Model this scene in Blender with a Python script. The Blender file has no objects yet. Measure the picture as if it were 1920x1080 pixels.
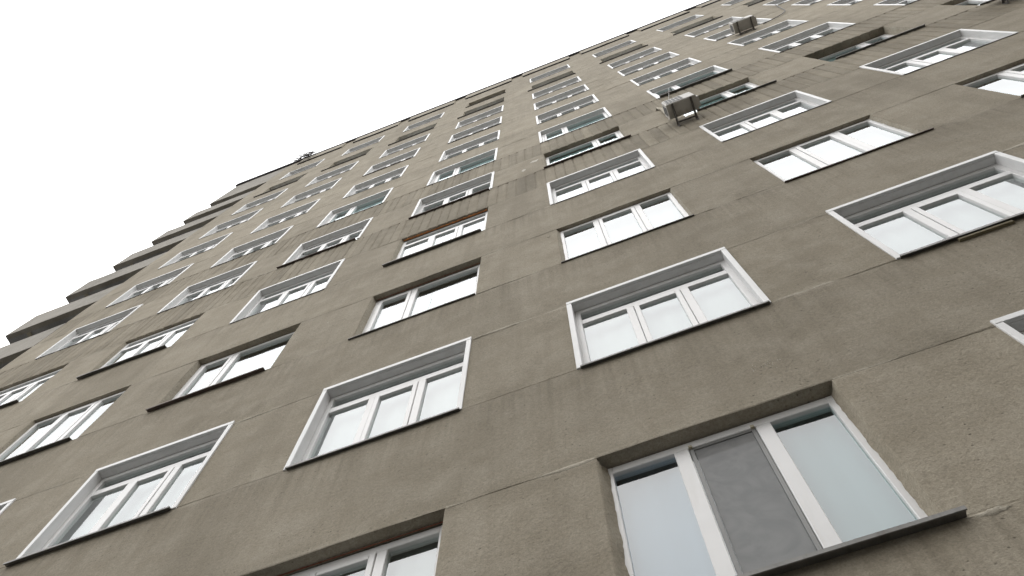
import bpy, bmesh, math, random
from mathutils import Vector, Matrix, noise

rnd = random.Random(7)
sc = bpy.context.scene
COL = sc.collection
rad = math.radians

# ------------------------------------------------------------------ camera
GZ = 1.6                                     # eye height above the pavement
CAMZ = GZ - 0.2105
cam_d = bpy.data.cameras.new("camera")
cam = bpy.data.objects.new("camera", cam_d)
COL.objects.link(cam)
right = Vector((0.9347725, 0.3551962, 0.0060005))
down = Vector((-0.3361206, 0.8897864, -0.3087120))
fwd = Vector((-0.1149925, 0.2865586, 0.9511366))
rot = Matrix((right, -down, -fwd)).transposed()
cam.matrix_world = Matrix.Translation((0, -2.76395, CAMZ)) @ rot.to_4x4()
cam_d.sensor_width = 36.0
cam_d.lens = 1633.379 / 1920 * 36.0
cam_d.clip_start = 0.05
cam_d.clip_end = 6000
sc.camera = cam

# ------------------------------------------------------------------ world: overcast daylight
SUN_EL, SUN_AZ = rad(58), rad(200)           # high, veiled, roughly in front of the facade
w = bpy.data.worlds.new("World")
sc.world = w
w.use_nodes = True
nt = w.node_tree
nt.nodes.clear()
out = nt.nodes.new("ShaderNodeOutputWorld")
bg = nt.nodes.new("ShaderNodeBackground")
sky = nt.nodes.new("ShaderNodeTexSky")
sky.sky_type = 'NISHITA'
sky.sun_disc = False
sky.sun_elevation = SUN_EL
sky.sun_rotation = SUN_AZ
sky.air_density = 1.0
sky.dust_density = 4.0
tc = nt.nodes.new("ShaderNodeTexCoord")
sep = nt.nodes.new("ShaderNodeSeparateXYZ")
nt.links.new(tc.outputs["Generated"], sep.inputs[0])
mr = nt.nodes.new("ShaderNodeMapRange")      # overcast luminance: (1 + 2 sin h) / 3
mr.inputs["From Min"].default_value = 0.0
mr.inputs["From Max"].default_value = 1.0
mr.inputs["To Min"].default_value = 0.36
mr.inputs["To Max"].default_value = 1.0
nt.links.new(sep.outputs["Z"], mr.inputs["Value"])
cn = nt.nodes.new("ShaderNodeTexNoise")      # faint unevenness of the cloud deck
cn.inputs["Scale"].default_value = 2.2
cn.inputs["Detail"].default_value = 5
nt.links.new(tc.outputs["Generated"], cn.inputs["Vector"])
cm = nt.nodes.new("ShaderNodeMapRange")
cm.inputs["From Min"].default_value = 0.3
cm.inputs["From Max"].default_value = 0.7
cm.inputs["To Min"].default_value = 28.5
cm.inputs["To Max"].default_value = 32.5
nt.links.new(cn.outputs["Fac"], cm.inputs["Value"])
mul = nt.nodes.new("ShaderNodeMath"); mul.operation = 'MULTIPLY'
nt.links.new(mr.outputs[0], mul.inputs[0]); nt.links.new(cm.outputs[0], mul.inputs[1])
vm = nt.nodes.new("ShaderNodeVectorMath"); vm.operation = 'SCALE'
vm.inputs[0].default_value = (1.0, 1.0, 1.0)
nt.links.new(mul.outputs[0], vm.inputs["Scale"])
mix = nt.nodes.new("ShaderNodeMix"); mix.data_type = 'RGBA'
mix.inputs["Factor"].default_value = 0.93    # cloud cover over the clear sky
nt.links.new(sky.outputs[0], mix.inputs["A"]); nt.links.new(vm.outputs[0], mix.inputs["B"])
nt.links.new(mix.outputs["Result"], bg.inputs["Color"])
bg.inputs["Strength"].default_value = 0.1
nt.links.new(bg.outputs[0], out.inputs[0])

sd = bpy.data.lights.new("sun", 'SUN')
sd.energy = 0.5
sd.angle = rad(130)
sd.color = (1.0, 0.97, 0.92)
sun = bpy.data.objects.new("sun", sd)
COL.objects.link(sun)
d = Vector((math.sin(SUN_AZ) * math.cos(SUN_EL), math.cos(SUN_AZ) * math.cos(SUN_EL), math.sin(SUN_EL)))
sun.rotation_euler = d.to_track_quat('Z', 'Y').to_euler()
sun.location = (0, -20, 60)

sc.view_settings.view_transform = 'Standard'
sc.view_settings.look = 'None'
sc.view_settings.exposure = 0.0
sc.view_settings.gamma = 1.0
sc.view_settings.use_curve_mapping = False
sc.render.engine = 'CYCLES'
sc.cycles.max_bounces = 6
sc.cycles.transparent_max_bounces = 12
sc.cycles.use_denoising = True

# ------------------------------------------------------------------ materials
def new_mat(name):
    m = bpy.data.materials.new(name)
    m.use_nodes = True
    return m, m.node_tree, m.node_tree.nodes["Principled BSDF"]

def N(nt, t, **kw):
    n = nt.nodes.new(t)
    for k, v in kw.items():
        setattr(n, k, v)
    return n

def noise_node(nt, vec, scale, detail=4, rough=0.55):
    n = N(nt, "ShaderNodeTexNoise")
    n.inputs["Scale"].default_value = scale
    n.inputs["Detail"].default_value = detail
    n.inputs["Roughness"].default_value = rough
    if vec is not None:
        nt.links.new(vec, n.inputs["Vector"])
    return n.outputs["Fac"]

def rng(nt, v, a, b, c, d_):
    n = N(nt, "ShaderNodeMapRange")
    nt.links.new(v, n.inputs["Value"])
    for k, x in zip(("From Min", "From Max", "To Min", "To Max"), (a, b, c, d_)):
        n.inputs[k].default_value = x
    return n.outputs[0]

def mth(nt, op, a, b=None):
    n = N(nt, "ShaderNodeMath", operation=op)
    for i, x in enumerate((a, b)):
        if x is None:
            continue
        if isinstance(x, (int, float)):
            n.inputs[i].default_value = x
        else:
            nt.links.new(x, n.inputs[i])
    return n.outputs[0]

def mixc(nt, f, a, b):
    n = N(nt, "ShaderNodeMix", data_type='RGBA')
    if isinstance(f, (int, float)):
        n.inputs["Factor"].default_value = f
    else:
        nt.links.new(f, n.inputs["Factor"])
    for k, x in (("A", a), ("B", b)):
        if isinstance(x, tuple):
            n.inputs[k].default_value = (*x, 1)
        else:
            nt.links.new(x, n.inputs[k])
    return n.outputs["Result"]

def scaled_pos(nt, sx, sy, sz):
    g = N(nt, "ShaderNodeNewGeometry")
    m = N(nt, "ShaderNodeVectorMath", operation='MULTIPLY')
    m.inputs[1].default_value = (sx, sy, sz)
    nt.links.new(g.outputs["Position"], m.inputs[0])
    return m.outputs[0]

def plaster(name, base, dark, light, streak=0.5, grain=1.0, tone=0.05):
    """old cement render: blotches, rain streaks, sand grain, pits"""
    m, nt, b = new_mat(name)
    pos = scaled_pos(nt, 1, 1, 1)
    big = noise_node(nt, pos, 0.55, 5, 0.6)
    mid = noise_node(nt, pos, 2.6, 6, 0.65)
    stre = noise_node(nt, scaled_pos(nt, 7.0, 7.0, 0.28), 1.0, 4, 0.6)
    fine = noise_node(nt, pos, 95.0, 3, 0.7)
    sand = noise_node(nt, pos, 38.0, 3, 0.6)
    c = mixc(nt, rng(nt, big, 0.33, 0.68, 0, 1), dark, base)
    c = mixc(nt, rng(nt, mid, 0.42, 0.78, 0, 0.75), c, light)
    trow = noise_node(nt, scaled_pos(nt, 1.1, 1.1, 9.0), 1.0, 5, 0.65)
    c = mixc(nt, rng(nt, trow, 0.52, 0.80, 0, 0.22), c, light)
    blot = noise_node(nt, scaled_pos(nt, 1.5, 1.5, 0.8), 1.0, 6, 0.7)
    c = mixc(nt, rng(nt, blot, 0.54, 0.74, 0, 0.85), c, tuple(x * 0.86 for x in dark))
    damp = noise_node(nt, scaled_pos(nt, 0.75, 0.75, 0.13), 1.0, 4, 0.6)
    c = mixc(nt, rng(nt, damp, 0.53, 0.66, 0, 0.55), c, tuple(x * 0.84 for x in dark))
    c = mixc(nt, rng(nt, stre, 0.50, 0.72, 0, streak), c, dark)
    # soot that washes down from the sills: strongest just under each sill, broken into streaks
    sp = N(nt, "ShaderNodeSeparateXYZ")
    g = N(nt, "ShaderNodeNewGeometry")
    nt.links.new(g.outputs["Position"], sp.inputs[0])
    fz = mth(nt, 'FRACT', mth(nt, 'DIVIDE', mth(nt, 'SUBTRACT', sp.outputs["Z"], GZ + 0.211), 3.0))
    under = rng(nt, fz, 0.70, 1.0, 0.0, 0.55)
    stre2 = noise_node(nt, scaled_pos(nt, 16.0, 16.0, 0.5), 1.0, 3, 0.6)
    c = mixc(nt, mth(nt, 'MULTIPLY', under, rng(nt, stre2, 0.42, 0.70, 0, 1)), c, tuple(x * 0.72 for x in dark))
    # broad hand-smeared pointing along the storey joints
    wob = noise_node(nt, pos, 3.2, 4, 0.6)
    fm = mth(nt, 'MULTIPLY', fz, 3.0)
    d1 = mth(nt, 'MINIMUM', mth(nt, 'ABSOLUTE', mth(nt, 'SUBTRACT', fm, 1.56)), mth(nt, 'MINIMUM', fm, mth(nt, 'SUBTRACT', 3.0, fm)))
    d2 = mth(nt, 'SUBTRACT', d1, rng(nt, wob, 0.3, 0.7, -0.045, 0.055))
    smear = rng(nt, d2, 0.0, 0.045, 1.0, 0.0)
    where = rng(nt, noise_node(nt, scaled_pos(nt, 0.9, 0.9, 1.7), 1.0, 3, 0.5), 0.43, 0.62, 0.0, 0.62)
    c = mixc(nt, mth(nt, 'MULTIPLY', smear, where), c, tuple(x * 1.08 for x in light))
    d3 = rng(nt, d2, 0.0, 0.16, 1.0, 0.0)      # and the grime that gathers beside it
    where2 = rng(nt, noise_node(nt, scaled_pos(nt, 1.2, 1.2, 2.3), 1.0, 3, 0.5), 0.50, 0.66, 0.0, 0.55)
    c = mixc(nt, mth(nt, 'MULTIPLY', d3, where2), c, tuple(x * 0.84 for x in dark))
    # sand grain
    gr = mth(nt, 'ADD', mth(nt, 'MULTIPLY', fine, 0.7), mth(nt, 'MULTIPLY', sand, 0.5))
    hsv = N(nt, "ShaderNodeHueSaturation")
    nt.links.new(c, hsv.inputs["Color"])
    oi = N(nt, "ShaderNodeObjectInfo")
    v = mth(nt, 'MULTIPLY', rng(nt, gr, 0.35, 0.85, 1.0 - 0.30 * grain, 1.0 + 0.30 * grain),
            rng(nt, oi.outputs["Random"], 0, 1, 1.0 - tone, 1.0 + tone))
    nt.links.new(v, hsv.inputs["Value"])
    vo = N(nt, "ShaderNodeTexVoronoi")           # pits and stone chips
    vo.inputs["Scale"].default_value = 17.0
    nt.links.new(pos, vo.inputs["Vector"])
    chip = rng(nt, vo.outputs["Distance"], 0.08, 0.16, 1.0, 0.0)
    gate = rng(nt, noise_node(nt, pos, 1.9, 3), 0.46, 0.6, 0.0, 0.65)
    c2 = mixc(nt, mth(nt, 'MULTIPLY', chip, gate), hsv.outputs[0], tuple(x * 0.45 for x in dark))
    nt.links.new(c2, b.inputs["Base Color"])
    b.inputs["Roughness"].default_value = 0.93
    b.inputs["Specular IOR Level"].default_value = 0.2
    h = mth(nt, 'ADD', mth(nt, 'MULTIPLY', sand, 0.6), mth(nt, 'MULTIPLY', fine, 0.5))
    h = mth(nt, 'ADD', h, mth(nt, 'MULTIPLY', mid, 1.6))
    h = mth(nt, 'SUBTRACT', h, mth(nt, 'MULTIPLY', chip, gate))
    bp = N(nt, "ShaderNodeBump")
    bp.inputs["Strength"].default_value = 0.55
    bp.inputs["Distance"].default_value = 0.012
    nt.links.new(h, bp.inputs["Height"])
    nt.links.new(bp.outputs[0], b.inputs["Normal"])
    return m

M = {}
M['plaster'] = plaster("old_plaster", (0.328, 0.291, 0.228), (0.252, 0.221, 0.168), (0.386, 0.349, 0.284), 0.45, 1.0, 0.06)
M['tileplaster'] = plaster("plaster_tile", (0.302, 0.268, 0.209), (0.210, 0.183, 0.137), (0.354, 0.320, 0.258), 0.6, 0.8, 0.11)
M['mortar'] = plaster("pale_mortar", (0.375, 0.342, 0.278), (0.29, 0.26, 0.205), (0.43, 0.395, 0.33), 0.2, 1.2)
M['patch'] = plaster("white_patch", (0.60, 0.57, 0.51), (0.46, 0.42, 0.36), (0.68, 0.66, 0.61), 0.2, 1.2)
M['parapet'] = plaster("grey_render", (0.315, 0.295, 0.262), (0.25, 0.234, 0.205), (0.37, 0.35, 0.315), 0.3, 0.8)
M['concrete'] = plaster("stained_concrete", (0.33, 0.33, 0.335), (0.24, 0.24, 0.243), (0.41, 0.41, 0.412), 0.3, 1.0)

def simple(name, col, rough=0.5, metal=0.0, var=0.10, scale=6.0, bump=0.0, bscale=60.0, spec=0.5, stain=None, stf=0.0):
    m, nt, b = new_mat(name)
    pos = scaled_pos(nt, 1, 1, 1)
    n1 = noise_node(nt, pos, scale, 5, 0.6)
    c = mixc(nt, rng(nt, n1, 0.3, 0.7, 0, 1), tuple(x * (1 - var) for x in col), tuple(min(1, x * (1 + var)) for x in col))
    if stain:
        n2 = noise_node(nt, scaled_pos(nt, 9, 9, 1.6), 1.0, 5, 0.65)
        c = mixc(nt, rng(nt, n2, 0.5, 0.72, 0, stf), c, stain)
    nt.links.new(c, b.inputs["Base Color"])
    b.inputs["Roughness"].default_value = rough
    b.inputs["Metallic"].default_value = metal
    b.inputs["Specular IOR Level"].default_value = spec
    if bump:
        bp = N(nt, "ShaderNodeBump")
        bp.inputs["Strength"].default_value = bump
        bp.inputs["Distance"].default_value = 0.01
        nt.links.new(noise_node(nt, pos, bscale, 4, 0.6), bp.inputs["Height"])
        nt.links.new(bp.outputs[0], b.inputs["Normal"])
    return m

M['trim'] = simple("white_sheet_metal", (0.70, 0.70, 0.695), 0.42, 0, 0.05, 3.0, stain=(0.5, 0.49, 0.46), stf=0.35)
M['pvc'] = simple("white_pvc", (0.76, 0.755, 0.75), 0.35, 0, 0.03, 4.0, stain=(0.55, 0.53, 0.49), stf=0.25)
M['sealant'] = simple("white_sealant", (0.72, 0.715, 0.70), 0.7, 0, 0.08, 20.0, bump=0.4)
M['sill'] = simple("galvanised_sill", (0.17, 0.165, 0.155), 0.5, 0.3, 0.25, 5.0, stain=(0.07, 0.058, 0.048), stf=0.8)
M['rust'] = simple("rusty_sill", (0.135, 0.105, 0.09), 0.65, 0.1, 0.3, 8.0, stain=(0.06, 0.035, 0.022), stf=0.8)
M['foam'] = simple("orange_foam", (0.36, 0.135, 0.035), 0.85, 0, 0.45, 22.0, bump=0.8, bscale=40)
M['flash_shade'] = simple("flashing_and_shade", (0.035, 0.032, 0.038), 0.6, 0.1, 0.3, 4.0)  # roof flashing, and the painted shade strips under the attic panels
M['ac'] = simple("off_white_paint", (0.44, 0.42, 0.385), 0.5, 0, 0.08, 6.0, stain=(0.30, 0.275, 0.235), stf=0.7)
M['bracket'] = simple("dirty_steel", (0.10, 0.092, 0.082), 0.6, 0.2, 0.3, 12.0)
M['slot'] = simple("black_plastic", (0.03, 0.03, 0.03), 0.6)
M['pipe'] = simple("pipe_insulation", (0.46, 0.42, 0.34), 0.9, 0, 0.15, 20.0, bump=0.5)
M['wire'] = simple("cable_sheath", (0.05, 0.048, 0.045), 0.6)
M['palewire'] = simple("pale_cable", (0.42, 0.41, 0.39), 0.6)
M['twig'] = simple("dark_twigs", (0.06, 0.053, 0.055), 0.9, 0, 0.4, 9.0)
M['wood'] = simple("old_batten", (0.17, 0.145, 0.085), 0.8, 0, 0.25, 30.0, bump=0.4)
M['brick'] = simple("red_brick", (0.20, 0.075, 0.045), 0.9, 0, 0.35, 25.0, bump=0.7, bscale=50)
M['curtain'] = simple("pale_curtain", (0.36, 0.40, 0.42), 0.9, 0, 0.06, 2.0)
M['blind'] = simple("pale_teal_blind", (0.56, 0.67, 0.67), 0.8, 0, 0.04, 2.0)
M['curtain2'] = simple("grey_curtain", (0.46, 0.49, 0.50), 0.9, 0, 0.1, 2.0)
M['inside'] = simple("room_wall", (0.35, 0.34, 0.32), 0.9)
M['asphalt'] = simple("asphalt", (0.085, 0.083, 0.079), 0.9, 0, 0.2, 3.0, bump=0.5, bscale=80)
M['roofing'] = simple("roofing_felt", (0.06, 0.06, 0.06), 0.9)

def glass(name, tint, ior):
    m = bpy.data.materials.new(name)
    m.use_nodes = True
    nt = m.node_tree
    nt.nodes.clear()
    o = N(nt, "ShaderNodeOutputMaterial")
    mx = N(nt, "ShaderNodeMixShader")
    tr = N(nt, "ShaderNodeBsdfTransparent"); tr.inputs[0].default_value = (*tint, 1)
    gl = N(nt, "ShaderNodeBsdfGlossy"); gl.inputs["Roughness"].default_value = 0.015
    gl.inputs[0].default_value = (0.97, 0.99, 1.0, 1)
    fr = N(nt, "ShaderNodeFresnel"); fr.inputs["IOR"].default_value = ior
    g = N(nt, "ShaderNodeNewGeometry")
    f = mth(nt, 'MULTIPLY', fr.outputs[0], mth(nt, 'SUBTRACT', 1.0, g.outputs["Backfacing"]))
    bp = N(nt, "ShaderNodeBump")                 # slightly wavy sheets
    bp.inputs["Strength"].default_value = 0.12
    bp.inputs["Distance"].default_value = 0.004
    nt.links.new(noise_node(nt, scaled_pos(nt, 1, 1, 1), 4.0, 1, 0.4), bp.inputs["Height"])
    nt.links.new(bp.outputs[0], gl.inputs["Normal"])
    nt.links.new(f, mx.inputs[0]); nt.links.new(tr.outputs[0], mx.inputs[1]); nt.links.new(gl.outputs[0], mx.inputs[2])
    nt.links.new(mx.outputs[0], o.inputs[0])
    return m
M['glass'] = glass("window_glass", (0.86, 0.89, 0.88), 2.35)
M['near'] = glass("near_glass", (0.80, 0.86, 0.90), 2.05)
M['teal'] = glass("tinted_glass", (0.78, 0.86, 0.86), 2.0)

def screen_mat():
    """fine grey insect mesh"""
    m = bpy.data.materials.new("insect_mesh")
    m.use_nodes = True
    nt = m.node_tree
    b = nt.nodes["Principled BSDF"]
    o = nt.nodes["Material Output"]
    pos = scaled_pos(nt, 1, 1, 1)
    wv = N(nt, "ShaderNodeTexNoise"); wv.inputs["Scale"].default_value = 3.0
    wv.inputs["Detail"].default_value = 4; wv.inputs["Distortion"].default_value = 3.5
    nt.links.new(pos, wv.inputs["Vector"])
    c = mixc(nt, rng(nt, wv.outputs["Fac"], 0.35, 0.65, 0, 1), (0.225, 0.225, 0.225), (0.275, 0.275, 0.27))
    nt.links.new(c, b.inputs["Base Color"])
    b.inputs["Roughness"].default_value = 0.75
    tr = N(nt, "ShaderNodeBsdfTransparent")
    mx = N(nt, "ShaderNodeMixShader"); mx.inputs[0].default_value = 0.72
    nt.links.new(tr.outputs[0], mx.inputs[1]); nt.links.new(b.outputs[0], mx.inputs[2])
    nt.links.new(mx.outputs[0], o.inputs[0])
    return m
M['screen'] = screen_mat()

# ------------------------------------------------------------------ mesh helpers
class MB:
    def __init__(self):
        self.v, self.f = [], []
    def add(self, vs, fs):
        o = len(self.v)
        self.v += [tuple(x) for x in vs]
        self.f += [tuple(i + o for i in f) for f in fs]
        return self
    def box(self, x0, x1, y0, y1, z0, z1):
        return self.add([(x0, y0, z0), (x1, y0, z0), (x1, y1, z0), (x0, y1, z0), (x0, y0, z1), (x1, y0, z1), (x1, y1, z1), (x0, y1, z1)],
                        [(0, 3, 2, 1), (4, 5, 6, 7), (0, 1, 5, 4), (1, 2, 6, 5), (2, 3, 7, 6), (3, 0, 4, 7)])
    def cbox(self, x0, x1, y0, y1, z0, z1, c=0.004):
        """box whose front (-Y) edges are chamfered"""
        F = [(x0 + c, y0, z0 + c), (x1 - c, y0, z0 + c), (x1 - c, y0, z1 - c), (x0 + c, y0, z1 - c)]
        A = [(x0, y0 + c, z0), (x1, y0 + c, z0), (x1, y0 + c, z1), (x0, y0 + c, z1)]
        B = [(x0, y1, z0), (x1, y1, z0), (x1, y1, z1), (x0, y1, z1)]
        fs = [(0, 1, 2, 3), (8, 11, 10, 9)]
        for i in range(4):
            j = (i + 1) % 4
            fs += [(i, i + 4, j + 4, j), (i + 4, i + 8, j + 8, j + 4)]
        return self.add(F + A + B, fs)
    def tube(self, pts, r, n=6, taper=None):
        pts = [Vector(p) for p in pts]
        rings = []
        for i, p in enumerate(pts):
            t = (pts[min(i + 1, len(pts) - 1)] - pts[max(i - 1, 0)]).normalized()
            a = t.cross(Vector((0.13, 0.21, 0.97)))
            if a.length < 1e-3:
                a = t.cross(Vector((1, 0, 0)))
            a.normalize(); b_ = t.cross(a)
            rr = r if taper is None else r + (taper - r) * i / (len(pts) - 1)
            rings.append([p + (a * math.cos(k * 2 * math.pi / n) + b_ * math.sin(k * 2 * math.pi / n)) * rr for k in range(n)])
        vs = [v for ring in rings for v in ring]
        fs = []
        for i in range(len(rings) - 1):
            for k in range(n):
                k2 = (k + 1) % n
                fs.append((i * n + k, i * n + k2, (i + 1) * n + k2, (i + 1) * n + k))
        fs.append(tuple(range(n - 1, -1, -1)))
        fs.append(tuple((len(rings) - 1) * n + k for k in range(n)))
        return self.add(vs, fs)
    def mesh(self, name, mat, smooth=False):
        me = bpy.data.meshes.new(name)
        me.from_pydata(self.v, [], self.f)
        me.materials.append(mat)
        bm = bmesh.new(); bm.from_mesh(me)
        bmesh.ops.recalc_face_normals(bm, faces=bm.faces)
        bm.to_mesh(me); bm.free()
        if smooth:
            for p_ in me.polygons:
                p_.use_smooth = True
        return me

def link(name, me, parent=None, loc=(0, 0, 0), rotz=0.0):
    o = bpy.data.objects.new(name, me)
    o.location = loc
    if rotz:
        o.rotation_euler = (0, 0, rotz)
    COL.objects.link(o)
    if parent is not None:
        o.parent = parent
    return o

def empty(name, loc, label, cat, group=None):
    o = bpy.data.objects.new(name, None)
    o.empty_display_size = 0.3
    o.location = loc
    COL.objects.link(o)
    o["label"] = label
    o["category"] = cat
    if group:
        o["group"] = group
    return o

def nz(x, y, z=0.0):
    return noise.noise(Vector((x, y, z)))

# ------------------------------------------------------------------ facade grid (wall face at Y = 0, outside is -Y)
PITCH, FLOOR = 2.5994, 3.0
WIN_W, WIN_H = 1.6045, 1.616
X0 = 2.057
Z0 = GZ + 0.211
OPL, OPR, OPT = 0.033, 1.572, 1.560           # masonry opening inside the trim rectangle
COLS = {'Y': -2, 'Z': -1, 'A': 0, 'B': 1, 'C': 2, 'D': 3, 'E': 4, 'F': 5}
JIT = {'Y': 0, 'Z': 0.006, 'A': 0.0, 'B': 0.008, 'C': 0.012, 'D': 0.006, 'E': 0.03, 'F': -0.003}
def xl(c): return X0 - COLS[c] * PITCH + JIT[c]
def zb(r): return Z0 + FLOOR * r
ROWS = range(1, 12)
XEND_L, XEND_R = -14.55, 15.5
LOG_R = -11.95                                # right jamb of the corner loggias
ROOF_Z = GZ + 38.45
TH = 0.17                                     # thickness of the facade panels

ground = link("ground", MB().add([(-3000, -3000, 0), (3000, -3000, 0), (3000, 3000, 0), (-3000, 3000, 0)], [(0, 1, 2, 3)]).mesh("ground", M['asphalt']))
ground["kind"] = "structure"
ground["label"] = "dark asphalt ground in front of the block"

bld = empty("apartment_building", (0, 0, 0), "tall grey brown plaster apartment block with rows of white framed windows", "building")

def joint_z(x, z):
    """how far the joint at level z wanders up or down at x"""
    q = round(z * 3.0)
    return max(-0.003, min(0.013, 0.004 + 0.013 * nz(x * 0.9, q * 1.7) + 0.007 * nz(x * 3.1, q * 2.3) + 0.003 * nz(x * 9.0, q)))
def joint_open(x, z):
    """0 where the joint is smeared shut, 1 where it gapes"""
    q = round(z * 3.0)
    return min(1.0, max(0.0, (0.22 if z < 17.0 else 0.55) + 1.4 * nz(x * 0.8 + 3.0, q * 1.3) + 0.5 * nz(x * 3.7, q)))

def panel_mesh(name, x0, x1, z0, z1, mat, step=0.12, amp=0.006, jit=0.003, thick=TH, bev=0.004, seed=0.0, tongue=0.0, wave=0.0, off=0.012):
    """front-displaced, ragged-edged slab of render; local coords = world coords"""
    nx = max(2, int((x1 - x0) / step)); nzr = max(2, int((z1 - z0) / (step * 1.6)))
    xs = [x0] + [x0 + off] + [x0 + (x1 - x0) * i / nx for i in range(1, nx)] + [x1 - off] + [x1]
    zs = [z0] + [z0 + 0.012] + [z0 + (z1 - z0) * i / nzr for i in range(1, nzr)] + [z1 - 0.012] + [z1]
    mb = MB(); W_, H_ = len(xs), len(zs)
    V = []
    for j, z in enumerate(zs):
        for i, x in enumerate(xs):
            y = amp * (nz(x * 1.3 + seed, z * 1.3) + 0.6 * nz(x * 4.1, z * 4.1 + seed))
            xx, zz = x, z
            bi, bj = i in (0, W_ - 1), j in (0, H_ - 1)
            if bi or bj:
                y += bev + 0.003 * nz(x * 9 + seed, z * 9)
            if j < 2 or j > H_ - 3:
                zz += wave * joint_z(x, z0 if j < 2 else z1)
            if bj and wave:
                y = y * joint_open(x, z0 if j == 0 else z1)
            if bj and tongue:
                y = 0.002 + 0.007 * joint_open(x, z0 if j == 0 else z1)
                zz += (-1 if j == 0 else 1) * tongue
            elif bj:
                zz += (1 if j == 0 else -1) * jit * max(0.0, 0.7 + nz(x * 3.3 + seed, z * 2.0) + 0.8 * nz(x * 11, z + seed))
            if bi:
                xx += (1 if i == 0 else -1) * jit * max(0.0, 0.9 + nz(x * 2.0, z * 3.3 + seed) + 0.8 * nz(x + seed, z * 11))
            V.append((xx, y, zz))
    F = []
    for j in range(H_ - 1):
        for i in range(W_ - 1):
            a = j * W_ + i
            F.append((a, a + 1, a + W_ + 1, a + W_))
    ring = [i for i in range(W_)] + [j * W_ + W_ - 1 for j in range(1, H_)] + \
           [(H_ - 1) * W_ + i for i in range(W_ - 2, -1, -1)] + [j * W_ for j in range(H_ - 2, 0, -1)]
    base = len(V)
    for k in ring:
        x, y, z = V[k]
        V.append((x, thick, z))
    n = len(ring)
    for k in range(n):
        k2 = (k + 1) % n
        F.append((ring[k2], ring[k], base + k, base + k2))
    mb.add(V, F)
    return mb.mesh(name, mat)

# -- what stands in each bay
VIEW_F, VIEW_C = 1633.379, Vector((0, -2.76395, CAMZ))
def project(x, y, z):
    q = Vector((x, y, z)) - VIEW_C
    dz = q.dot(fwd)
    if dz <= 0.1:
        return None
    return 960 + VIEW_F * q.dot(right) / dz, 540 + VIEW_F * q.dot(down) / dz

def present(c, r):
    """windows the picture shows, and a margin of neighbours beyond its edges"""
    ps = [project(xl(c) + a * WIN_W, 0, zb(r) + b * WIN_H) for a in (0, 1) for b in (0, 1)]
    if any(p is None for p in ps):
        return False
    m = 140
    return (max(p[0] for p in ps) > -m and min(p[0] for p in ps) < 1920 + m and
            max(p[1] for p in ps) > -m and min(p[1] for p in ps) < 1080 + m)

HAS = {(c, r): present(c, r) for c in COLS for r in ROWS}

BARE = {}
for c in COLS:
    BARE[(c, 3)] = True
    BARE[(c, 10)] = True
for k in (('B', 1), ('C', 1), ('C', 4), ('E', 4), ('F', 4), ('B', 5), ('A', 5), ('Z', 5), ('Y', 5), ('C', 11)):
    BARE[k] = True

# -- bands of render between the windows, the piers, and the joints between them
cols_sorted = sorted(COLS, key=lambda c: xl(c))
for r in range(0, 12):
    z0 = (zb(r) + OPT) if r > 0 else 0.0
    z1 = zb(r + 1) if r < 11 else ROOF_Z
    tiled = r in (4, 5)
    if r == 0:
        z1 = zb(1)
    segs = [(-11.95, 9.3), (9.3, XEND_R)] if tiled else [(-11.95, XEND_R)]
    for k, (a, b) in enumerate(segs):
        if tiled and k == 0:      # dull bed behind the separate slabs
            link("tile_bed", MB().box(a, b, 0.012, TH - 0.006, z0 + 0.012, z1 - 0.002).mesh("tile_bed", M['tileplaster']), bld)
            continue
        link("wall_band", panel_mesh("wall_band", a, b, z0, z1, M['plaster'], 0.11, seed=r * 3.7, jit=0.0025, wave=1.0), bld)
    if r >= 1:
        # piers between openings, blank fillings where no window is built
        edges = []
        x = LOG_R
        for c in cols_sorted:
            if HAS[(c, r)]:
                edges.append((x, xl(c) + OPL))
                x = xl(c) + OPR
        edges.append((x, XEND_R))
        for a, b in edges:
            link("wall_pier", panel_mesh("wall_pier", a, b, zb(r), zb(r) + OPT, M['plaster'], 0.11, seed=a + r, jit=0.004, tongue=0.009, wave=1.0), bld)

# -- the two storeys of narrow render slabs
TILE = 0.175
tile_meshes = [panel_mesh("wall_tile", 0.0, TILE, 0.0, FLOOR - OPT, M['tileplaster'], 0.09, amp=0.003, jit=0.0030, bev=0.011, off=0.026, seed=31.0 * k, thick=0.16) for k in range(7)]
ntile = int((9.3 + 11.95) / TILE)
tw = (9.3 + 11.95) / ntile
for r in (4, 5):
    for k in range(ntile):
        t = link("wall_tile", tile_meshes[rnd.randrange(7)], bld, (-11.95 + k * tw, rnd.uniform(-0.002, 0.004), zb(r) + OPT))
        t.scale.x = tw / TILE

# -- smeared mortar along the joints above and below each pier
def bead_mesh(x0, x1, zj, seed, hw):
    n = 36
    V, F = [], []
    for i in range(n + 1):
        x = x0 + (x1 - x0) * i / n
        env = max(0.04, 0.45 + 1.5 * nz(x * 1.3, seed))
        a = hw * (0.75 + 0.7 * nz(x * 5 + seed, 1.0)) * env
        zc = zj + joint_z(x, zj) + 0.010 * nz(x * 2.2 + seed, 5.0)
        p = -0.0015 - 0.006 * min(1.0, env) * (0.6 + nz(x * 7, seed + 9))
        V += [(x, 0.010, zc - a), (x, p + 0.003, zc - a * 0.6), (x, p, zc), (x, p + 0.003, zc + a * 0.6), (x, 0.010, zc + a)]
    for i in range(n):
        for k in range(4):
            F.append((i * 5 + k, (i + 1) * 5 + k, (i + 1) * 5 + k + 1, i * 5 + k + 1))
    return MB().add(V, F).mesh("mortar_joint", M['mortar'], True)
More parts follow.
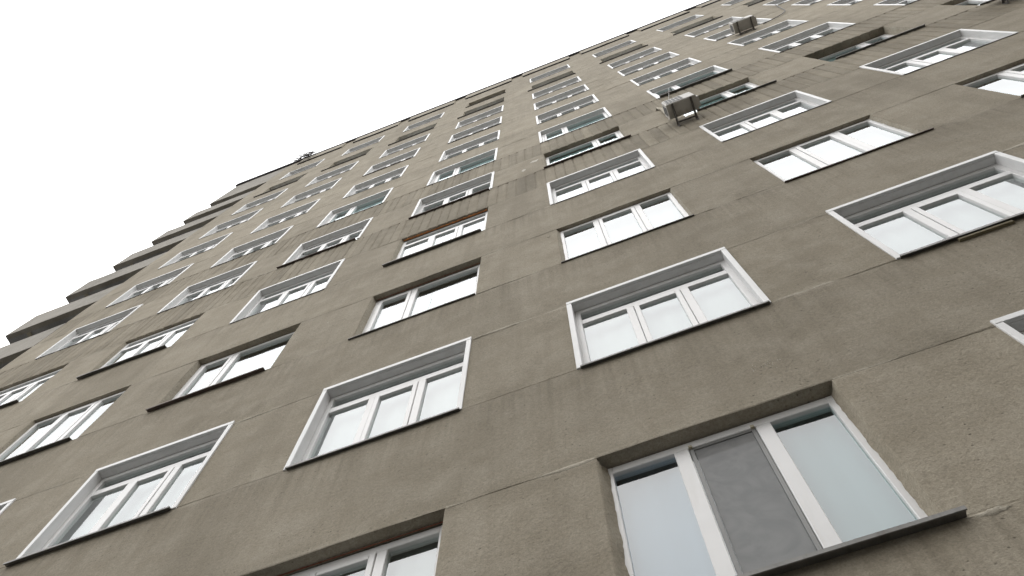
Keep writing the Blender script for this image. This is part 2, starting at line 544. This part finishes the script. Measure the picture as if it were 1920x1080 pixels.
for r in ROWS:
    for i, c in enumerate(cols_sorted):
        if c == 'Y':
            continue
        nxt = cols_sorted[i + 1]
        if not (HAS[(c, r)] or HAS[(nxt, r)]):
            continue
        for z in (zb(r), zb(r) + OPT):
            if rnd.random() < (0.8 if r < 7 else 0.4):
                link("mortar_joint", bead_mesh(xl(c) + WIN_W - 0.02 - (rnd.random() < 0.3) * 0.3 * (z == zb(r)), xl(nxt) + 0.02, z, rnd.uniform(0, 90), rnd.uniform(0.022, 0.055) * (1.5 if r < 3 else 1.0)), bld)

# ------------------------------------------------------------------ windows
FW0, FW1 = 0.030, 1.575                       # frame outer edges
FT = 1.552
_cache = {}
def cached(key, fn):
    if key not in _cache:
        _cache[key] = fn()
    return _cache[key]

def ring(mb, x0, x1, z0, z1, wd, y0, y1, c=0.004):
    mb.cbox(x0, x0 + wd, y0, y1, z0, z1, c)
    mb.cbox(x1 - wd, x1, y0, y1, z0, z1, c)
    mb.cbox(x0 + wd, x1 - wd, y0 + 0.0015, y1, z1 - wd, z1, c)
    mb.cbox(x0 + wd, x1 - wd, y0 + 0.0015, y1, z0, z0 + wd, c)

def layout(kind):
    """mullions, transom, fixed panes, opening sashes - in the window's own metres"""
    L, R_, B_, T_ = FW0 + 0.072, FW1 - 0.072, 0.07, FT - 0.07
    if kind == 'T3':
        tz0, tz1 = 1.185, 1.285
        return dict(trans=(tz0, tz1), mull=[(0.53, 0.60), (1.05, 1.125)],
                    panes=[(L, R_, tz1, T_), (L, 0.53, B_, tz0), (1.125, R_, B_, tz0)], sashes=[(0.60, 1.05, B_, tz0)])
    if kind == '3':
        return dict(trans=None, mull=[(0.50, 0.575), (1.06, 1.135)],
                    panes=[(L, 0.50, B_, T_), (1.135, R_, B_, T_)], sashes=[(0.575, 1.06, B_, T_)])
    if kind == '3S':
        return dict(trans=None, mull=[(0.505, 0.60), (1.035, 1.13)],
                    panes=[(L, 0.505, B_, T_), (1.13, R_, B_, T_), (0.60, 1.035, B_, T_)], sashes=[])
    if kind == '2L':
        return dict(trans=None, mull=[(0.57, 0.65)], panes=[(0.65, R_, B_, T_)], sashes=[(L, 0.57, B_, T_)])
    if kind == '2R':
        return dict(trans=None, mull=[(0.98, 1.06)], panes=[(L, 0.98, B_, T_)], sashes=[(1.06, R_, B_, T_)])

def frame_mesh(kind, D):
    lay = layout(kind)
    mb = MB()
    ring(mb, FW0, FW1, 0.0, FT, 0.072, D, D + 0.065)
    top = FT - 0.072
    if lay['trans']:
        top = lay['trans'][0]
        mb.cbox(FW0 + 0.072, FW1 - 0.072, D + 0.003, D + 0.062, *lay['trans'])
    for a, b in lay['mull']:
        mb.cbox(a, b, D + 0.001, D + 0.063, 0.072, top)
    return mb.mesh("window", M['pvc'])

def pane_mesh(p, D, mat):
    return MB().box(p[0] - 0.004, p[1] + 0.004, D + 0.028, D + 0.036, p[2] - 0.004, p[3] + 0.004).mesh("pane", mat)

def sash_mesh(s, D):
    mb = MB()
    g = 0.004
    ring(mb, s[0] + g, s[1] - g, s[2] + g, s[3] - g, 0.048, D - 0.006, D + 0.05)
    return mb.mesh("sash", M['pvc'])

def surround_mesh(D):
    """white folded sheet: flange on the wall, lining back to the frame"""
    mb = MB()
    f, yo = 0.050, -0.014
    # flanges
    mb.cbox(0, f, yo, 0.012, 0.0, WIN_H - 0.063, 0.003)
    mb.cbox(WIN_W - f, WIN_W, yo, 0.012, 0.0, WIN_H - 0.063, 0.003)
    mb.cbox(0, WIN_W, yo - 0.002, 0.012, WIN_H - 0.062, WIN_H, 0.003)
    # linings
    mb.box(f - 0.003, f, 0.0125, D - 0.001, 0.0, WIN_H - 0.070)
    mb.box(WIN_W - f, WIN_W - f + 0.003, 0.0125, D - 0.001, 0.0, WIN_H - 0.070)
    mb.box(f + 0.0005, WIN_W - f - 0.0005, 0.0125, D - 0.001, WIN_H - 0.069, WIN_H - 0.0635)
    return mb.mesh("surround", M['trim'])

def sill_mesh(D, e, u0, u1, lip, mat, seed=0.0):
    n = 14
    V, F = [], []
    prof = [(D + 0.004, 0.030), (-e, -0.004), (-e, -0.004 - lip), (-e + 0.006, -0.006 - lip), (-e + 0.008, -0.014), (D + 0.004, 0.018)]
    m = len(prof)
    for i in range(n + 1):
        x = u0 + (u1 - u0) * i / n
        for k, (y, z) in enumerate(prof):
            wv = 0.004 * nz(x * 3.1 + seed, seed) if 1 <= k <= 4 else 0.0
            V.append((x, y + wv, z + 0.8 * wv))
    for i in range(n):
        for k in range(m):
            k2 = (k + 1) % m
            F.append((i * m + k, i * m + k2, (i + 1) * m + k2, (i + 1) * m + k))
    F.append(tuple(range(m))); F.append(tuple(n * m + k for k in range(m - 1, -1, -1)))
    return MB().add(V, F).mesh("sill", mat)

def curtain_mesh(mat, seed):
    n = 40
    V, F = [], []
    for i in range(n + 1):
        x = -0.35 + 2.3 * i / n
        y = 0.215 + 0.010 * math.sin(i * 1.9 + seed) + 0.010 * nz(x * 5, seed)
        V += [(x, y, 0.0), (x, y, FT + 0.24)]
    for i in range(n):
        F.append((2 * i, 2 * i + 2, 2 * i + 3, 2 * i + 1))
    return MB().add(V, F).mesh("curtain", mat, True)

def foam_mesh(D, seed, rx=0.014):
    """lumpy strip of expanding foam under the head"""
    mb = MB()
    r2 = random.Random(seed)
    n = 56
    V, F = [], []
    m = 7
    for i in range(n + 1):
        u = 0.06 + (OPR - 0.09) * i / n
        q = rx * (0.75 + 0.5 * r2.random())
        for k in range(m):
            a = math.pi * (k / (m - 1))
            V.append((u, D - 0.006 - q * math.sin(a) * (0.7 + 0.6 * r2.random()) - 0.010, OPT - 0.004 - 0.5 * q + q * 1.0 * math.cos(a)))
    for i in range(n):
        for k in range(m - 1):
            F.append((i * m + k, (i + 1) * m + k, (i + 1) * m + k + 1, i * m + k + 1))
    return mb.add(V, F).mesh("mounting_foam" if rx > 0.01 else "raw_brick_edge", M['foam'] if rx > 0.01 else M['brick'], True)

def sealant_mesh(D, wd, seed, side_):
    """uneven white bead where the frame meets the reveal on both jambs"""
    mb = MB()
    for side in (side_,):
        n = 40
        V, F = [], []
        for i in range(n + 1):
            z = 0.03 + (FT - 0.06) * i / n
            a = wd * (0.8 + 0.75 * nz(z * 7 + seed, side * 9.0) + 0.4 * nz(z * 21, seed))
            x_in = 0.060 if side == 0 else FW1 - 0.030
            x_out = 0.034
            if side == 0:
                xs = [OPL + 0.005, OPL + 0.007, 0.070]
            else:
                xs = [OPR - 0.005, OPR - 0.007, FW1 - 0.040]
            V += [(xs[0], D - max(0.004, a), z), (xs[1], D - max(0.004, a) * 0.75, z), (xs[2], D - 0.0025, z)]
        for i in range(n):
            for k in range(2):
                F.append((i * 3 + k, i * 3 + 3 + k, i * 3 + 4 + k, i * 3 + 1 + k))
        mb.add(V, F)
    return mb.mesh("sealant", M['sealant'])

def reveal_mesh(D, side, splay, seed):
    """render turned into the opening, its ragged edge lapping onto the frame"""
    n = 46
    V, F = [], []
    for i in range(n + 1):
        z = 0.012 + (OPT - 0.03) * i / n
        a = max(0.003, splay + 0.007 * nz(z * 6, seed) + 0.006 * nz(z * 19, seed) + 0.003 * nz(z * 45, seed))
        b_ = max(0.0, splay * 0.35 + 0.004 * nz(z * 5, seed + 3))
        row = [(-0.006, 0.004), (b_ * 0.3, 0.014 + 0.003 * nz(z * 8, seed)), (b_, D * 0.55), (a, D - 0.006), (a, D + 0.004)]
        for (q, y) in row:
            V.append((OPL + q if side == 0 else OPR - q, y, z))
    for i in range(n):
        for k in range(4):
            F.append((i * 5 + k, (i + 1) * 5 + k, (i + 1) * 5 + k + 1, i * 5 + k + 1))
    return MB().add(V, F)

SPEC = {}
def spec(c, r):
    bare = BARE.get((c, r), False)
    s = dict(kind='T3', D=0.085, bare=bare, glass='glass', sill=(0.012, 0.02, 1.58, 0.010, 'sill'), cur='curtain2', foam=False, seal=0.0)
    if bare:
        s.update(D=0.06, sill=(0.030, -0.01, 1.62, 0.012, 'sill'))
    if r == 1 and bare:
        s.update(kind='3', D=0.095)
    if r == 2:
        s.update(sill=(0.034, 0.035, 1.59, 0.022, 'sill'))
    if r == 3:
        s.update(kind='3', D=0.05)
    if r == 6 and c in 'ABCD':
        s.update(kind='2L', glass='teal', D=0.072, blind=True)
    if r == 10:
        s.update(D=0.14, sill=(0.040, -0.13, 1.60, 0.020, 'sill'))
    s.update(SPEC.get((c, r), {}))
    return s
SPEC[('B', 1)] = dict(kind='3S', D=0.095, sill=(0.066, -0.03, 1.65, 0.028, 'sill'), cur='curtain', splay=(0.042, 0.030), gl={0: 'near', 1: 'teal'}, label="near window with grey insect screen in the middle")
SPEC[('C', 1)] = dict(kind='3', D=0.105, foam=0.006)
SPEC[('D', 2)] = dict(sill=(0.045, -0.05, 1.56, 0.024, 'sill'))
SPEC[('A', 2)] = dict(sill=(0.036, 0.03, 1.59, 0.030, 'sill'))
SPEC[('B', 3)] = dict(D=0.048, sill=(0.020, 0.02, 1.58, 0.008, 'sill'), splay=(0.03, 0.02))
SPEC[('A', 3)] = dict(D=0.045, sill=(0.022, 0.02, 1.66, 0.012, 'rust'), seal=0.010, splay=(0.02, 0.03))
SPEC[('C', 3)] = dict(kind='2L', D=0.088, sill=(0.022, -0.01, 1.575, 0.010, 'sill'), foam=0.006)
SPEC[('D', 3)] = dict(kind='2L', D=0.082, sill=(0.050, -0.03, 1.52, 0.022, 'rust'))
SPEC[('E', 3)] = dict(D=0.046, sill=(0.055, -0.06, 1.50, 0.022, 'sill'))
SPEC[('C', 4)] = dict(D=0.066, sill=(0.048, -0.05, 1.52, 0.022, 'sill'), foam=0.019, label="window with orange foam crumbling along its head")
SPEC[('E', 4)] = dict(D=0.052, sill=(0.055, -0.05, 1.50, 0.024, 'sill'))
SPEC[('F', 4)] = dict(D=0.052, sill=(0.055, -0.05, 1.52, 0.024, 'sill'))
SPEC[('D', 5)] = dict(sill=(0.040, -0.06, 1.53, 0.022, 'rust'))
SPEC[('C', 5)] = dict(sill=(0.038, -0.02, 1.55, 0.022, 'rust'))
SPEC[('B', 5)] = dict(kind='2R', D=0.085, sill=(0.040, 0.0, 1.63, 0.020, 'rust'), glass='teal', blind=True)
SPEC[('A', 5)] = dict(kind='2R', D=0.095, sill=(0.040, 0.25, 1.68, 0.014, 'sill'), glass='teal', blind=True)
SPEC[('Z', 5)] = dict(kind='2R', D=0.15, sill=(0.038, 0.12, 1.66, 0.018, 'sill'), glass='teal', blind=True)
SPEC[('Y', 5)] = dict(kind='3', D=0.10, sill=(0.03, 0.0, 1.6, 0.02, 'sill'))
SPEC[('A', 6)] = dict(sill=(0.055, 0.06, 1.62, 0.022, 'sill'))
SPEC[('D', 8)] = dict(sill=(0.022, 0.0, 1.5, 0.014, 'rust'))
SPEC[('C', 8)] = dict(sill=(0.022, 0.0, 1.6, 0.014, 'sill'))
SPEC[('C', 11)] = dict(D=0.10)

windows = {}
for c in COLS:
    for r in ROWS:
        if not HAS[(c, r)]:
            continue
        s = spec(c, r)
        D, k = s['D'], s['kind']
        lay = layout(k)
        wn = link("window", cached(('f', k, D), lambda: frame_mesh(k, D)), bld, (xl(c), 0, zb(r)))
        windows[(c, r)] = wn
        if s.get('label'):
            wn["label"] = s['label']
        for i, p in enumerate(lay['panes']):
            gk = s.get('gl', {}).get(i, s['glass'])
            link("pane", cached(('p', k, D, i, gk), lambda: pane_mesh(p, D, M[gk])), wn)
        for i, q in enumerate(lay['sashes']):
            link("sash", cached(('s', k, D, i), lambda: sash_mesh(q, D)), wn)
            q2 = (q[0] + 0.050, q[1] - 0.050, q[2] + 0.050, q[3] - 0.050)
            link("pane", cached(('sp', k, D, i, s['glass']), lambda: pane_mesh(q2, D - 0.006, M[s['glass']])), wn)
        if not s['bare']:
            link("surround", cached(('su', D), lambda: surround_mesh(D)), wn)
        e, u0, u1, lip, mt = s['sill']
        link("sill", cached(('si', D, s['sill']), lambda: sill_mesh(D, e, u0, u1, lip, M[mt], e * 77)), wn)
        vcur = (COLS[c] * 7 + r * 3) % 3
        link("curtain", cached(('c', s['cur'], vcur), lambda: curtain_mesh(M[s['cur']], vcur * 2.1)), wn)
        if s.get('blind'):
            link("roller_blind", cached(('bl', D), lambda: MB().box(FW0 + 0.08, FW1 - 0.08, D + 0.085, D + 0.088, 0.08, FT - 0.08).mesh("roller_blind", M['blind'])), wn)
        if s['foam']:
            link("mounting_foam" if s['foam'] > 0.01 else "raw_brick_edge", foam_mesh(D, r * 10 + COLS[c], s['foam']), wn)
        if s['bare'] and r == 10:
            link("lintel", cached(('li', D), lambda: MB().box(OPL + 0.006, OPR - 0.006, 0.008, D - 0.002, OPT - 0.016, OPT - 0.006).mesh("lintel", M['patch'])), wn)
        if s['bare'] and r < 10:
            for side_ in (0, 1):
                sp_ = s.get('splay', (0.014, 0.014))[side_]
                link("reveal", reveal_mesh(D, side_, sp_, r * 5.0 + COLS[c] * 3 + side_).mesh("reveal", M['plaster'] if r == 1 else M['mortar'], True), wn)
        if s['seal']:
            for side_ in (0, 1):
                link("sealant", sealant_mesh(D, s['seal'], COLS[c] * 3 + r, side_), wn)

# insect screen of the nearest window: mesh in a thin grey frame
wb = windows[('B', 1)]
D = 0.095
mbs = MB()
ring(mbs, 0.604, 1.031, 0.075, FT - 0.075, 0.026, D + 0.004, D + 0.020, 0.002)
M['greyframe'] = simple("grey_aluminium", (0.20, 0.20, 0.195), 0.5, 0.2)
link("screen_frame", mbs.mesh("screen_frame", M['greyframe']), wb)
n = 12
V, F = [], []
for j in range(n + 1):
    for i in range(n + 1):
        u = 0.632 + (1.003 - 0.632) * i / n; v = 0.103 + (FT - 0.206) * j / n
        V.append((u, D + 0.012 + 0.0035 * nz(u * 6, v * 5, 2.0), v))
for j in range(n):
    for i in range(n):
        a = j * (n + 1) + i
        F.append((a, a + 1, a + n + 2, a + n + 1))
sc_me = MB().add(V, F).mesh("insect_screen", M['screen'], True)
link("insect_screen", sc_me, wb)
mbc = MB()
for u in (0.615, 1.018):
    mbc.cbox(u - 0.012, u + 0.012, D - 0.012, D + 0.004, FT - 0.085, FT - 0.060, 0.002)
M['clip'] = simple("yellowed_clip", (0.42, 0.38, 0.28), 0.5)
link("screen_clip", mbc.mesh("screen_clip", M['clip']), wb)

# a wooden batten wedged under the sill of the right-hand near window
link("batten", MB().cbox(0.45, 0.86, -0.026, -0.002, -0.078, -0.046, 0.004).mesh("batten", M['wood']), windows[('A', 2)])

# ------------------------------------------------------------------ loggias on the left corner
def para(r):
    z0 = zb(r) + OPT if r > 0 else 0.0
    z1 = zb(r + 1) if r < 11 else ROOF_Z
    return z0, z1
for r in range(0, 12):
    z0, z1 = para(r)
    lg = link("loggia_parapet", panel_mesh("loggia_parapet", XEND_L, LOG_R, z0, z1, M['parapet'], 0.14, seed=50 + r, jit=0.003, thick=0.12), bld)
    mb = MB()
    if r > 0:
        mb.box(XEND_L + 0.004, LOG_R - 0.004, 0.122, 1.5, z0 + 0.004, z0 + 0.17)          # floor slab of the loggia above
        link("loggia_slab", mb.mesh("loggia_slab", M['concrete']), lg)
        link("loggia_beam", MB().cbox(-14.0, -13.90, 0.124, 1.45, z0 - 0.030, z0 + 0.003, 0.002).mesh("loggia_beam", M['mortar']), lg)
    link("side_parapet", MB().box(XEND_L + 0.006, XEND_L + 0.11, 0.123, 1.5, z0 + (0.172 if r else 0), z1 - 0.01).mesh("side_parapet", M['parapet']), lg)
link("loggia_wall", MB().box(LOG_R + 0.004, LOG_R + 0.2, TH + 0.002, 1.5, 0, ROOF_Z - 0.02).box(XEND_L + 0.01, LOG_R + 0.2, 1.502, 1.7, 0, ROOF_Z - 0.02).mesh("loggia_wall", M['plaster']), bld)

# ------------------------------------------------------------------ roof edge
for c in cols_sorted:
    link("attic_panel", panel_mesh("attic_panel", 0, 2.1, 0, 1.12, M['mortar'], 0.2, thick=0.075, seed=COLS[c]), bld, (xl(c) - 0.27, -0.054, GZ + 37.22))
    link("underside_shade", MB().box(xl(c) - 0.26, xl(c) + 1.82, -0.050, 0.012, GZ + 37.17, GZ + 37.218).mesh("underside_shade", M['flash_shade']), bld)  # near-black strip standing in for the shade under each attic panel
link("roof_flashing", MB().cbox(XEND_L - 0.05, XEND_R, -0.075, 0.3, ROOF_Z + 0.003, ROOF_Z + 0.38, 0.01).mesh("roof_flashing", M['flash_shade']), bld)
link("roof", MB().box(XEND_L, XEND_R, 0.302, 13.0, ROOF_Z - 0.1, ROOF_Z + 0.1).mesh("roof", M['roofing']), bld)
link("rear_wall", MB().box(XEND_L + 0.2, XEND_R - 0.2, 12.7, 12.98, 0, ROOF_Z - 0.102).mesh("rear_wall", M['plaster']), bld)
link("end_wall", MB().box(XEND_R - 0.199, XEND_R - 0.003, TH + 0.003, 12.698, 0, ROOF_Z - 0.104).box(XEND_L + 0.004, XEND_L + 0.198, 1.703, 12.698, 0, ROOF_Z - 0.104).mesh("end_wall", M['plaster']), bld)
# storey slabs close the rooms behind the glass
for r in range(0, 12):
    z = zb(r) + OPT + 0.25
    if r == 0:
        z = zb(1) - 0.9
    link("floor_slab", MB().box(LOG_R + 0.202, XEND_R - 0.2, TH + 0.004, 12.69, z, z + 0.2).mesh("floor_slab", M['inside']), bld)

# ------------------------------------------------------------------ unseen lower block added behind the camera, to the right, to shade the near storeys
nb = empty("apartment_building", (14.5, -15.0, 0), "unseen plain block added behind the viewer to shade the facade", "building")
NBX, NBH = 16.0, 23.0
link("wall", MB().box(-NBX, NBX, -10.0, 0.0, 0, NBH).mesh("wall", M['plaster']), nb)
link("roof", MB().box(-NBX - 0.3, NBX + 0.3, -10.3, 0.3, NBH + 0.002, NBH + 0.25).mesh("roof", M['roofing']), nb)
nw = MB(); ring(nw, -0.8, 0.8, 0, 1.5, 0.07, 0.0, 0.06)
nw_me = nw.mesh("window", M['pvc']); np_me = MB().box(-0.73, 0.73, 0.02, 0.03, 0.07, 1.43).mesh("pane", M['slot'])
for r in range(7):
    for k in range(10):
        o = link("window", nw_me, nb, (-14.4 + 3.2 * k, 0.001, 1.6 + 3.0 * r))
        link("pane", np_me, o)

# ------------------------------------------------------------------ scars on the render
def blob_mesh(name, w_, h_, mat, seed, n=22, proud=0.004):
    V = [(0, -proud - 0.001, 0)]
    F = []
    for ring_i, (q, y) in enumerate(((0.75, -proud), (1.0, 0.005))):
        for i in range(n):
            a = 2 * math.pi * i / n
            rr = q * (0.8 + 0.45 * nz(math.cos(a) * 1.6 + seed, math.sin(a) * 1.6) + 0.25 * nz(math.cos(a) * 5, math.sin(a) * 5 + seed))
            V.append((w_ * rr * math.cos(a), y, h_ * rr * math.sin(a)))
    for i in range(n):
        j = (i + 1) % n
        F += [(0, 1 + i, 1 + j), (1 + i, 1 + n + i, 1 + n + j, 1 + j)]
    return MB().add(V, F).mesh(name, mat, True)
for (x, z, w_, h_, sd_, dark) in ((-0.92, 15.80, 0.08, 0.17, 3.0, 0), (-0.70, 16.35, 0.11, 0.16, 5.0, 0), (-3.65, 10.28, 0.022, 0.05, 7.0, 1), (-0.62, 10.55, 0.03, 0.05, 9.0, 1),
                              (-1.2, 22.4, 0.12, 0.09, 11.0, 1), (1.22, 3.19, 0.11, 0.035, 15.0, 2), (1.55, 3.26, 0.14, 0.025, 17.0, 2)):
    link("plaster_patch", blob_mesh("plaster_patch", w_, h_, M['patch'] if dark == 0 else M['mortar'], sd_, proud=0.003), bld, (x, 0, z + GZ))
fl = MB()
for k in range(26):
    x, z, q = 0.76 + rnd.gauss(0, 0.06), 5.23 + rnd.gauss(0, 0.045), rnd.uniform(0.005, 0.014)
    fl.add([(x - q, 0.004, z), (x, -0.0065, z + q), (x + q, 0.004, z), (x, 0.004, z - q), (x, 0.004, z + q * 1.5)], [(0, 1, 4), (1, 2, 4), (0, 3, 1), (3, 2, 1)])
o = link("paint_fleck", fl.mesh("paint_fleck", M['patch']), bld, (0, 0, GZ)); o["kind"] = "stuff"
link("wall_hole", blob_mesh("wall_hole", 0.018, 0.014, M['slot'], 2.0, 14, -0.006), bld, (1.412, -0.002, 3.80 + GZ))

# ------------------------------------------------------------------ air conditioners
def air_conditioner(x, z, w_, y_in, y_out, h_, label, pipe=None):
    t = empty("air_conditioner", (x, 0, z), label, "air conditioner", "air conditioners on the facade")
    hw = w_ / 2
    mb = MB()
    mb.cbox(-hw, hw, y_out, y_in, 0.0, h_, 0.018)
    link("casing", mb.mesh("casing", M['ac']), t)
    # louvred intake on the front: dark slots between pale bars
    gx0, gx1, gz0, gz1 = -hw + 0.03, hw * 0.22, 0.06, h_ - 0.06
    well = link("intake_well", MB().box(gx0, gx1, y_out - 0.003, y_out + 0.01, gz0, gz1).mesh("intake_well", M['slot']), t)
    for k in range(6):
        bx = gx0 + (gx1 - gx0) * k / 5
        link("intake_bar", MB().cbox(bx - 0.005, bx + 0.005, y_out - 0.009, y_out - 0.0035, gz0 - 0.004, gz1 + 0.004, 0.001).mesh("intake_bar", M['ac']), well)
    link("side_louvre", MB().cbox(-hw - 0.006, -hw + 0.002, y_out + 0.06, y_in - 0.05, 0.08, h_ - 0.08, 0.002).mesh("side_louvre", M['slot']), t)
    link("valve_cover", MB().cbox(hw - 0.004, hw + 0.045, y_out + 0.05, y_in - 0.03, 0.05, 0.24, 0.006).mesh("valve_cover", M['ac']), t)
    feet = MB()
    for s in (-1, 1):
        bx = s * hw * 0.62
        b = MB()
        b.box(bx - 0.018, bx + 0.018, y_out + 0.0, -0.002, -0.044, -0.040)
        b.box(bx + 0.0145, bx + 0.018, y_out + 0.0, -0.002, -0.039, -0.002)
        b.box(bx - 0.020, bx + 0.020, -0.0105, -0.006, -0.20, -0.046)
        b.tube([(bx, -0.012, -0.19), (bx, y_out * 0.72, -0.047)], 0.008, 5)
        link("bracket", b.mesh("bracket", M['bracket']), t)
    link("cross_bar", MB().box(-hw * 0.60, hw * 0.60, -0.060, -0.035, -0.035, -0.015).mesh("cross_bar", M['bracket']), t)
    if pipe:
        link("coolant_pipe", MB().tube(pipe, 0.026, 8).mesh("coolant_pipe", M['pipe'], True), t)
    return t
air_conditioner(2.02, GZ + 14.66, 0.52, -0.13, -0.385, 0.50, "largest off white air conditioner on two dark brackets, beside a bare framed window",
                [(-0.21, 0.02, 2.12), (-0.16, -0.02, 2.28), (-0.12, -0.03, 2.0), (-0.13, -0.03, 1.75), (-0.15, -0.03, 1.2), (-0.15, -0.04, 0.75), (-0.15, -0.16, 0.46)])
air_conditioner(5.36, GZ + 23.53, 0.58, -0.07, -0.36, 0.42, "small high air conditioner hanging in front of white trimmed window, below the roof line")
air_conditioner(7.50, GZ + 14.66, 0.52, -0.11, -0.38, 0.42, "air conditioner cut off by the top edge of the photo, only brackets showing")

# ------------------------------------------------------------------ cables
def cable(name, pts, r, mat, label, cat, sub=6):
    P = [Vector(p) for p in pts]
    Q = []
    for i in range(len(P) - 1):
        a, b, c_, d_ = P[max(i - 1, 0)], P[i], P[i + 1], P[min(i + 2, len(P) - 1)]
        for k in range(sub):
            t = k / sub
            Q.append(0.5 * ((2 * b) + (c_ - a) * t + (2 * a - 5 * b + 4 * c_ - d_) * t * t + (3 * b - a - 3 * c_ + d_) * t ** 3))
    Q.append(P[-1])
    o = link(name, MB().tube(Q, r, 6).mesh(name, mat, True))
    o["label"] = label
    o["category"] = cat
    return o
cable("cable", [(5.9, -0.02, GZ + 23.85), (6.1, -0.03, GZ + 23.95), (6.5, -0.03, GZ + 24.3), (6.75, -0.03, GZ + 24.75), (6.86, -0.03, GZ + 25.1), (6.9, -0.02, GZ + 25.3), (7.05, -0.02, GZ + 26.2), (7.3, -0.01, GZ + 27.6)],
      0.011, M['wire'], "dark cable looping up the wall right of the high air conditioner", "cable")
cable("drop_wire", [(2.45, -0.02, GZ + 19.0), (2.22, -0.06, GZ + 17.6), (2.04, -0.06, GZ + 16.6), (1.9, -0.05, GZ + 15.7), (1.80, -0.02, GZ + 15.25)],
      0.0045, M['palewire'], "thin pale wire hanging down to the largest air conditioner", "wire")
# a thin overhead line leaving the roof edge
cable("overhead_wire", [(-3.2, -0.05, ROOF_Z + 0.12), (-7.2, -6.0, GZ + 38.0), (-11.2, -12.0, GZ + 37.9), (-16.5, -20.0, GZ + 38.3)], 0.007, M['palewire'], "faint overhead wire crossing the white sky above the roof edge", "wire", 10)

# ------------------------------------------------------------------ dry tangle caught on the roof edge
tw_ = MB()
r3 = random.Random(5)
for k in range(70):
    x = r3.uniform(-11.25, -10.55); t = (x + 11.25) / 0.7
    p = Vector((x, -0.11 - r3.random() * 0.14, GZ + 37.35 + r3.random() * (0.55 + 0.6 * t)))
    pts = [p]
    dr = Vector((r3.uniform(-1, 1), r3.uniform(-0.35, 0.25), r3.uniform(-0.8, 1.0))).normalized()
    for j in range(5):
        dr = (dr + Vector((r3.uniform(-.5, .5), r3.uniform(-.3, .3), r3.uniform(-.6, .5)))).normalized()
        p = p + dr * 0.07
        p.y = max(-0.32, min(-0.09, p.y))
        pts.append(p.copy())
    tw_.tube(pts, r3.uniform(0.010, 0.018), 4, 0.006)
o = link("twig_tangle", tw_.mesh("twig_tangle", M['twig']))
o["label"] = "dark tangle of dry twigs caught on the roof edge above the left windows"
o["category"] = "twigs"
